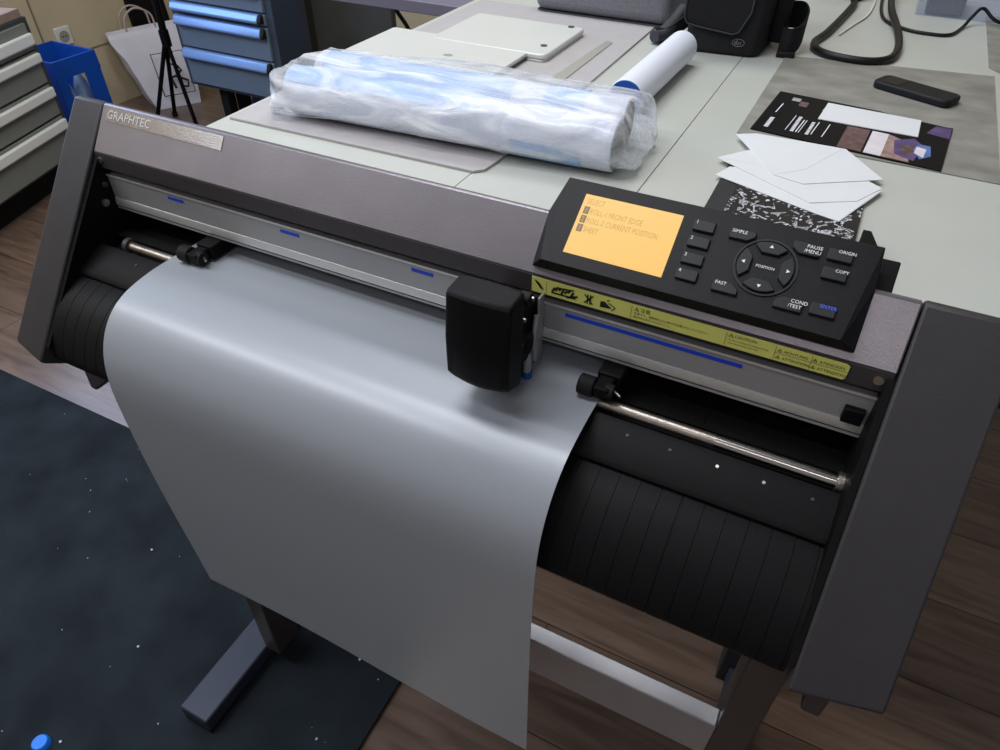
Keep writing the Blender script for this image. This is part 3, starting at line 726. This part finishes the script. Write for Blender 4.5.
# phone
ph = thing('mobile_phone', 'black mobile phone lying on the concrete-patterned sheet', 'phone', (.698, .908, T+.0018))
rzp = math.radians(-25)
mb = rbox(.698-.063, .698+.063, .908-.0245, .908+.0245, T+.0018, T+.0135, .012, 6, rzp)
obj('body', mb, 'phone', ph, .003, 3)
mb = rbox(.698-.052, .698-.022, .908-.019, .908+.019, T+.0134, T+.0140, .004, 4, 0)
for v in mb.bm.verts:
    x, y = v.co.x-.698, v.co.y-.908; v.co.x = .698+x*math.cos(rzp)-y*math.sin(rzp); v.co.y = .908+x*math.sin(rzp)+y*math.cos(rzp)
obj('screen', mb, 'glass_black', ph)

# leaflet with photo strip and printed text, a blank white card on it
lf = thing('leaflet', 'black glossy leaflet with white print and a purple photo strip', 'leaflet', (.62, .715, T+.0018))
o0, ex = Vector((.493,.640,T+.0036)), Vector((.744-.493,.612-.640,0)); ey = Vector((.504-.493,.818-.640,0))
def LP(u, v): return o0+ex*u+ey*v
def lpoly(P, n0, n1): 
    mb = MB(); a = [mb.bm.verts.new(LP(u, v)+Vector((0,0,n0))) for u, v in P]; b = [mb.bm.verts.new(LP(u, v)+Vector((0,0,n1))) for u, v in P]
    n = len(P)
    for i in range(n): mb.bm.faces.new((a[i], a[(i+1) % n], b[(i+1) % n], b[i]))
    mb.bm.faces.new(a); mb.bm.faces.new(b[::-1]); return mb
obj('sheet', lpoly([(0,0),(1,0),(1.005,.93),(.97,.92),(.66,.965),(.60,.99),(0,1)], -.0017, 0), 'leaflet', lf)
def lp(P, m, h=.0002, nm='print'): return obj(nm, lpoly(P, 0, h), m, lf)
lp([(.475,.02),(.475,.50),(.60,.50),(.60,.02)], 'rose')
lp([(.612,.02),(.612,.50),(.70,.50),(.70,.02)], 'pale')
lp([(.70,.02),(.70,.50),(.80,.42),(.84,.02)], 'skin')
lp([(.735,.40),(.76,.12),(.86,.06),(.885,.40),(.83,.52)], 'purple', .0003)
lp([(.865,.42),(.84,.30),(.885,.12),(.935,.22),(.92,.42)], 'blueprint', .00035)
lp([(.855,.36),(.85,.22),(.90,.16),(.905,.34)], 'pale', .0004)
lp([(.775,.34),(.79,.18),(.84,.15),(.845,.36)], 'rose', .0004)
lp([(.88,.70),(.92,.90),(1.0,.90),(1.0,.66)], 'purple')
tm = MB()
def lbar(u0, v0, u1, v1, w):
    d = Vector((u1-u0, v1-v0)); 
    P = [(u0, v0), (u0+w, v0), (u1+w, v1), (u1, v1)]
    vs = [tm.bm.verts.new(LP(u, v)+Vector((0,0,.0003))) for u, v in P]; tm.bm.faces.new(vs)
for u0, v0, l, w in ((.055,.10,.24,.024),(.175,.12,.36,.004),(.200,.12,.36,.020),(.232,.12,.30,.006),(.248,.12,.30,.004),(.285,.12,.30,.018),(.315,.14,.30,.005),(.375,.14,.30,.005),(.06,.46,.24,.006)):
    k = int(l/.03)
    if w > .01:
        for j in range(k): lbar(u0, v0+j*.03, u0+.004, v0+j*.03+.022, w)
    else: lbar(u0, v0, u0+.006, v0+l, w)
obj('small_print', tm, 'legend', lf)
lp([(.10,.82),(.10,.90),(.15,.90),(.15,.82)], 'greyprint'); lp([(.155,.72),(.155,.84),(.205,.84),(.205,.72)], 'rose'); lp([(.30,.72),(.305,.84),(.33,.84),(.325,.72)], 'greyprint')
tag(obj('blank_card', MB().slab([(.575,.7195),(.7110,.7150),(.7125,.784),(.580,.795)], T+.0041, T+.0052), 'paper'), 'blank white card lying on top of the black leaflet', 'card')

# speckled sample sheet and envelopes
sp = thing('sample_folder', 'black folder with speckled black and white cover under the envelopes', 'folder', (.585, .39, T))
obj('cover', MB().slab([(.4965,.285),(.6635,.285),(.6635,.505),(.4935,.505)], T+.0015, T+.0045), 'dark_sheet', sp)
obj('speckled_sheet', MB().slab([(.519,.29),(.6630,.29),(.6630,.455),(.517,.455)], T+.0045, T+.0052), 'speckle', sp)
slab_thing('black_case', [(.664,.20),(.6865,.20),(.6865,.335),(.676,.372),(.6675,.372)], T+.0003, T+.018, 'black', 'flat black case standing beside the speckled folder, half hidden behind the control panel', 'case', .001)
def env(label, P, z, fold):
    e = thing('envelope', label, 'envelope', (P[0][0], P[0][1], z), 'white envelopes by the leaflet')
    obj('paper', MB().slab(P, z, z+.0008), 'paper', e)
    f = MB().slab(fold, z+.00085, z+.00105); obj('flap', f, 'paper', e)
env('bottom white envelope of the three, corner pointing towards the keypad', [(.486,.457),(.497,.49),(.60,.52),(.680,.509),(.642,.402),(.614,.410)], T+.0056, [(.606,.4235),(.6415,.4035),(.679,.508),(.672,.503)])
env('middle white envelope of the three, poking out at the left', [(.476,.508),(.512,.556),(.62,.560),(.679,.513),(.655,.463),(.605,.432)], T+.0066, [(.476,.508),(.512,.556),(.545,.51)])
env('topmost white envelope of the three, nearest the black leaflet', [(.481,.596),(.507,.612),(.625,.614),(.678,.537),(.590,.478),(.552,.488)], T+.0076, [(.484,.597),(.507,.611),(.622,.613),(.585,.520),(.556,.491)])

# ------------------------------------------------------------------ background at the left
# drawer cabinet turned to the wall
dF = Vector((-.3138,.9495,0)).normalized(); dN = Vector((dF.y,-dF.x,0))    # along the front, and out of the front
pc = Vector((-1.9007,1.1223,0))
cb = thing('drawer_cabinet', 'grey workshop drawer cabinet with wooden top at the left edge', 'cabinet', tuple(pc-dF*.35-dN*.3+Vector((0,0,F))))
def cbox(mb, a0, a1, n0, n1, z0, z1): return mb.frame_box(pc, dF, dN, Z_, a0, a1, n0, n1, z0, z1)
obj('body', cbox(MB(), -.70, 0, -.55, 0, F+.10, -.398), 'cab_body', cb, .003)
obj('plinth', cbox(MB(), -.67, -.03, -.52, -.06, F+.0005, F+.10), 'rubber', cb)
obj('wooden_top', cbox(MB(), -.705, -.012, -.555, -.004, -.398, -.372), 'beech', cb, .002)
for z0, z1, h0, h1 in ((-.492,-.412,-.478,-.440),(-.600,-.500,-.533,-.502),(-.708,-.608,-.647,-.613),(-.850,-.716,-.758,-.722)):
    d = obj('drawer', cbox(MB(), -.67, -.024, -.002, .008, z0, z1), 'cab_drawer', cb, .002)
    obj('grip_bar', cbox(MB(), -.668, -.026, .008, .024, h0, h1), 'cab_handle', d, .006, 3)
tag(obj('cardboard_box', cbox(MB(), -.68, -.16, -.45, -.08, -.3715, -.27), 'cardboard', None, .002), 'pale cardboard box on the wooden cabinet top', 'box')
# crate
cr = thing('bottle_crate', 'blue plastic crate holding empty bottles by the wall', 'crate', (-2.215, 1.365, F))
cx0, cx1, cy0, cy1, cz1 = -2.335, -2.09, 1.262, 1.455, -.612
mb = MB()
for (a0, a1, b0, b1) in ((cx1-.008, cx1, cy0, cy1), (cx0, cx0+.008, cy0, cy1), (cx0+.008, cx1-.008, cy0, cy0+.008), (cx0+.008, cx1-.008, cy1-.008, cy1)):
    mb.box(a0, a1, b0, b1, cz1-.065, cz1)                      # rim band
    alongx = (a1-a0) > (b1-b0)
    if alongx:
        for s0, s1 in ((a0, a0+.045), (a1-.045, a1)): mb.box(s0, s1, b0, b1, F+.16, cz1-.065)
    else:
        for s0, s1 in ((b0, b0+.04), (b1-.07, b1)): mb.box(a0, a1, s0, s1, F+.16, cz1-.065)
    mb.box(a0, a1, b0, b1, F+.001, F+.16)
mb.box(cx0+.008, cx1-.008, cy0+.008, cy1-.008, F+.002, F+.008)
obj('shell', mb, 'crate', cr, .002)
for k, (bx_, by_) in enumerate(((-2.17,1.33),(-2.17,1.40),(-2.25,1.33))):
    lbl = ('clear plastic bottle in the blue crate, front right', 'clear plastic bottle in the blue crate, rear right', 'clear plastic bottle in the blue crate, left')[k]
    bo = thing('plastic_bottle', lbl, 'bottle', (bx_, by_, F+.0085), 'bottles in the blue crate')
    prf = [(0,.030),(.18,.031),(.215,.026),(.245,.014),(.262,.013)]
    obj('bottle_body', MB().tube([(bx_, by_, F+.0085+z) for z, r in prf], [r for z, r in prf], 18), 'pet', bo)
    obj('cap', MB().cyl((bx_,by_,F+.271), (bx_,by_,F+.285), .0145, seg=16), 'cap_blue', bo)
# wall socket
so = thing('wall_socket', 'white wall socket above the blue crate', 'socket', (WX, 1.543, -.625))
obj('plate', MB().extr((WX,1.562,-.632), Y_, Z_, [(-.034,-.034),(.034,-.034),(.034,.034),(-.034,.034)], .0002, .009), 'socket', so, .002)
mb = MB(); mb.cyl((WX+.0088,1.562,-.632), (WX+.0115,1.562,-.632), .022, seg=24); obj('outlet', mb, mat('grey outlet recess', (150,148,142), .5), so)
mb = MB(); mb.cyl((WX+.011,1.555,-.632), (WX+.0125,1.555,-.632), .003, seg=10); mb.cyl((WX+.011,1.569,-.632), (WX+.0125,1.569,-.632), .003, seg=10); obj('contact_hole', mb, 'rubber', so)
# paper carrier bag
sb = thing('paper_bag', 'white paper carrier bag with black letter print leaning on wall', 'bag', (-2.2, 1.85, F))
B = [(-2.335,1.80),(-2.195,1.735),(-2.10,1.90),(-2.24,1.965)]
Tp = [(-2.40,1.735),(-2.345,1.72),(-2.245,2.03),(-2.30,2.045)]
mb = MB()
def bagf(u, v, side):
    pass
nseg = 14
rows = []
for k in range(nseg+1):
    t = k/nseg
    ring = []
    for i in range(4):
        for s in range(8):
            w = s/8; a = Vector((*B[i],F+.001)).lerp(Vector((*B[(i+1) % 4],F+.001)), w); b = Vector((*Tp[i],-.66)).lerp(Vector((*Tp[(i+1) % 4],-.66)), w)
            p = a.lerp(b, t); p += Vector((.010,.010,0))*noise.noise(p*14)*(.3+t)
            ring.append(mb.bm.verts.new(p))
    rows.append(ring)
for a, b in zip(rows, rows[1:]):
    for i in range(32): mb.bm.faces.new((a[i], a[(i+1) % 32], b[(i+1) % 32], b[i]))
mb.bm.faces.new(rows[0])
obj('bag_body', mb, 'bag_paper', sb, solid=.0008, sharp=50)
# print on the front side (face between B[1], B[2])
b0 = Vector((-2.195,1.735,F)); bx_ = (Vector((-2.10,1.90,F))-b0); top = Vector((-2.345,1.72,-.66)); byv = top-b0
ax = bx_.normalized(); ay = (byv-ax*byv.dot(ax)).normalized(); bn = ax.cross(ay)
pm = MB()
def bst(P, w=.003): pm.tube([b0+ax*x+ay*y+bn*.017 for x, y in P], w, 6)
bst([(.045,.05),(.045,.225),(.18,.225),(.18,.05),(.045,.05)], .0024)
bst([(.105,.075),(.095,.13),(.105,.18),(.14,.165),(.15,.145),(.12,.125),(.098,.122)], .0055); bst([(.12,.124),(.165,.10),(.158,.075),(.125,.08)], .0055)
obj('letter_print', pm, 'bag_ink', sb)
for off, dy in (((-2.345,1.74,-.665), .24), ((-2.40,1.76,-.665), .24)):
    o = Vector(off); d = Vector((.1,.29,0)).normalized()
    obj('handle', MB().tube(smooth_path([o+d*.06, o+d*.07+Z_*.06, o+d*.12+Z_*.09, o+d*.18+Z_*.06, o+d*.19], 6), .004, 8), 'twine', sb)
# black flat box leaning behind the bag
tag(obj('flat_case', MB().frame_box((WX+.05,1.90,F), (1,0,0), (0,1,0), Vector((-.09,0,1)).normalized(), -.02, .0, 0, .20, .001, .43), 'black', None, .003), 'black flat case leaning on the wall behind the carrier bag', 'case')
# black tripod stand
tp = thing('tripod_stand', 'black metal tripod stand before the white carrier bag', 'stand', (-1.99, 1.66, F))
hub = Vector((-1.925,1.66,-.60))
obj('pole', MB().cyl(hub, (-1.885,1.66,.35), .014, seg=14), 'black', tp); obj('hub', MB().cyl(hub-Vector((0,0,.03)), hub+Vector((0,0,.03)), .019, seg=14), 'black', tp)
for p in ((-2.075,1.72,F),(-1.865,1.645,F),(-2.055,1.60,F)):
    p = Vector(p); l = obj('leg', MB().cyl(hub, p+Vector((0,0,.012)), .0085, seg=10), 'black', tp)
    obj('rubber_foot', MB().cyl(p+Vector((0,0,.0005)), p+Vector((0,0,.02)), .012, seg=12), 'rubber', l)
# second drawer cabinet facing the cutter
k2 = thing('drawer_cabinet', 'blue-grey drawer cabinet on castors with daylight-tinted grip bars, before wall', 'cabinet', (-1.545, 1.70, F))
obj('body', MB().box(-1.787, -1.290, 1.61, 1.795, F+.22, -.20), 'cab2_body', k2, .003)
for z0, z1, h0, h1 in ((-.330,-.262,-.298,-.266),(-.425,-.338,-.374,-.342),(-.468,-.433,-.460,-.430),(-.588,-.476,-.509,-.476),(-.726,-.595,-.628,-.594)):
    d = obj('drawer', MB().box(-1.762, -1.322, 1.600, 1.612, z0, z1), 'cab2_drawer', k2, .002)
    gb = obj('grip_bar', MB().prismx([(1.600,h1),(1.588,h1-.002),(1.578,h0+.008),(1.580,h0),(1.600,h0)], -1.760, -1.342), 'cab2_handle', d, .003)
    obj('grip_end', MB().prismx([(1.600,h1),(1.588,h1-.002),(1.578,h0+.008),(1.580,h0),(1.600,h0)], -1.342, -1.326), 'rubber', d, .003)
for x in (-1.66,-1.36):
    for y in (1.665,1.745):
        w = obj('castor', MB().cyl((x-.012,y,F+.036), (x+.012,y,F+.036), .035, seg=20).box(x-.02, x+.02, y-.02, y+.02, F+.06, F+.221), 'rubber', k2)
# fabric bundle under the cabinet
nb = MB()
def lump(cx, cy, rx, ry, rz):
    bm = bmesh.new(); bmesh.ops.create_icosphere(bm, subdivisions=4, radius=1)
    mp = {}
    for v in bm.verts:
        p = v.co.copy(); k = 1+.13*noise.noise(p*2.2+Vector((cx*5,cy,0)))
        q = Vector((cx+p.x*rx*k, cy+p.y*ry*k, F+.0008+max(0, rz*.55+p.z*rz*.62*k))); mp[v.index] = nb.bm.verts.new(q)
    for f in bm.faces:
        try: nb.bm.faces.new([mp[v.index] for v in f.verts])
        except ValueError: pass
    bm.free()
lump(-1.74, 1.50, .10, .08, .05)
tag(obj('fabric_bundle', nb, 'denim', sharp=80), 'crumpled blue fabric bundle on the floor before the drawer cabinet', 'fabric')
nb = MB(); lump(-1.62, 1.93, .17, .07, .14)
tag(obj('duffel_bag', nb, 'navy', sharp=80), 'dark navy bag on the floor behind the drawer cabinet', 'bag')
# dark panel and second desk behind the table's left edge
tag(obj('partition_board', MB().box(-1.39, -.93, 1.81, 1.84, F+.0005, -.20), 'darkpanel', None, .004), 'large dark grey board standing on the floor behind the far desk', 'board')
dk = thing('side_desk', 'mauve-grey edged desk behind the left end of the work table', 'desk', (-.60, 1.6, F))
obj('desk_top', MB().box(-1.10, -.2145, 1.125, 1.42, -.212, -.185), 'desk', dk, .002)
for x in (-.28,-.96):
    obj('leg', MB().box(x, x+.03, 1.37, 1.40, F+.0005, -.212), 'table_steel', dk)
mb = MB().tube(smooth_path([(-.62,1.405,-.2125),(-.64,1.41,-.28),(-.62,1.45,-.36),(-.66,1.50,-.45),(-.64,1.55,-.6),(-.62,1.55,F+.006)], 8), .006, 8)
tag(obj('hanging_cable', mb, 'cable'), 'black cable hanging below the mauve-grey desk', 'cable')

# ------------------------------------------------------------------ rug, bottle cap, crumbs
tag(obj('rug', MB().slab([(-2.0,.234),(.218,.236),(.226,-1.6),(-2.0,-1.6)], F+.0002, F+.008), 'rug', None, .002), 'dark blue short-pile rug beneath the cutter stand', 'rug')
mb = MB().tube([(-.234,-.335,F+.0085+z) for z in (0,.010,.0125)], [.0135,.0130,.011], 24)
tag(obj('blue_disc', mb, mat('bright blue plastic', (20,120,235), .4)), 'small bright blue plastic cap lying on the rug', 'cap')
cm = MB()
for k in range(110):
    x, y = random.uniform(-1.2, .2), random.uniform(-.45, .22); r = random.choice((.0006,.0008,.001,.0012,.0022))
    if x > -.1 and y < -.25: continue
    z = F+.0085; a = random.random()*6
    P = [(x+r*math.cos(a+t)*random.uniform(.7,1.4), y+r*math.sin(a+t)*random.uniform(.7,1.4)) for t in (0,1.3,2.6,3.9,5.1)]
    cm.slab(P, z-.0006, z+r*.5)
co = obj('crumbs', cm, 'lint'); tag(co, 'pale crumbs scattered over the dark blue rug', 'crumbs'); co['kind'] = 'stuff'

# ------------------------------------------------------------------ light
def area(name, loc, target, sx, sy, power, col):
    l = bpy.data.lights.new(name, 'AREA'); l.shape = 'RECTANGLE'; l.size = sx; l.size_y = sy; l.energy = power; l.color = col
    o = bpy.data.objects.new(name, l); COL.objects.link(o)
    o.location = Vector(loc)+Vector((0,0,ZO)); d = Vector(target)-Vector(loc)
    o.rotation_euler = d.to_track_quat('-Z', 'Y').to_euler(); return o
area('window_daylight', (WX+.03, .625, .52), (1, .5, .0), 1.2, 1.3, 30, (.46,.65,1.0))
def ceiling_lamp(x, y, lx, ly, power, col, label):
    t = thing('ceiling_lamp', label, 'lamp', (x, y, 1.70))
    obj('housing', MB().box(x-lx/2-.02, x+lx/2+.02, y-ly/2-.02, y+ly/2+.02, 1.705, 1.7395), 'ceiling', t)
    l = area('ceiling_light', (x, y, 1.69), (x, y, 0), lx, ly, power, col); return t
ceiling_lamp(-1.25, -.75, 1.9, .14, 30, (.95,.97,1), 'long ceiling lamp left of the cutter')
ceiling_lamp(-.15, -.05, 1.2, .3, 20, (.95,.97,1), 'ceiling lamp above the cutter')
ceiling_lamp(-.25, 1.25, 1.4, .5, 23, (.97,.99,1), 'wide ceiling lamp above the work table')
ceiling_lamp(1.0, -1.8, 1.2, .3, 9, (1,.95,.97), 'ceiling lamp behind the photographer')
ceiling_lamp(-2.0, -1.75, .45, .45, 5, (.95,.97,1), 'small square ceiling lamp in the front left corner')
wd = bpy.data.worlds.new('World'); S.world = wd; wd.use_nodes = True
wd.node_tree.nodes['Background'].inputs['Color'].default_value = (.55,.68,1,1); wd.node_tree.nodes['Background'].inputs['Strength'].default_value = 1.0

# ------------------------------------------------------------------ camera
cam = bpy.data.cameras.new('camera'); co_ = bpy.data.objects.new('camera', cam); COL.objects.link(co_)
R = [[0.892364, 0.451256, 0.007356], [0.301276, -0.583483, -0.754176], [-0.336034, 0.675216, -0.656631]]
m = Matrix(((R[0][0],-R[1][0],-R[2][0]),(R[0][1],-R[1][1],-R[2][1]),(R[0][2],-R[1][2],-R[2][2])))
co_.matrix_world = Matrix.Translation(Vector([0.61902, -0.41845, 0.23897])+Vector((0,0,ZO))) @ m.to_4x4()
cam.sensor_width = 36; cam.lens = 702.735*36/1000; cam.clip_start = .02; cam.clip_end = 60
S.camera = co_
vs = S.view_settings; vs.view_transform = 'Standard'; vs.look = 'None'; vs.gamma = 1; vs.use_curve_mapping = False; vs.exposure = 0
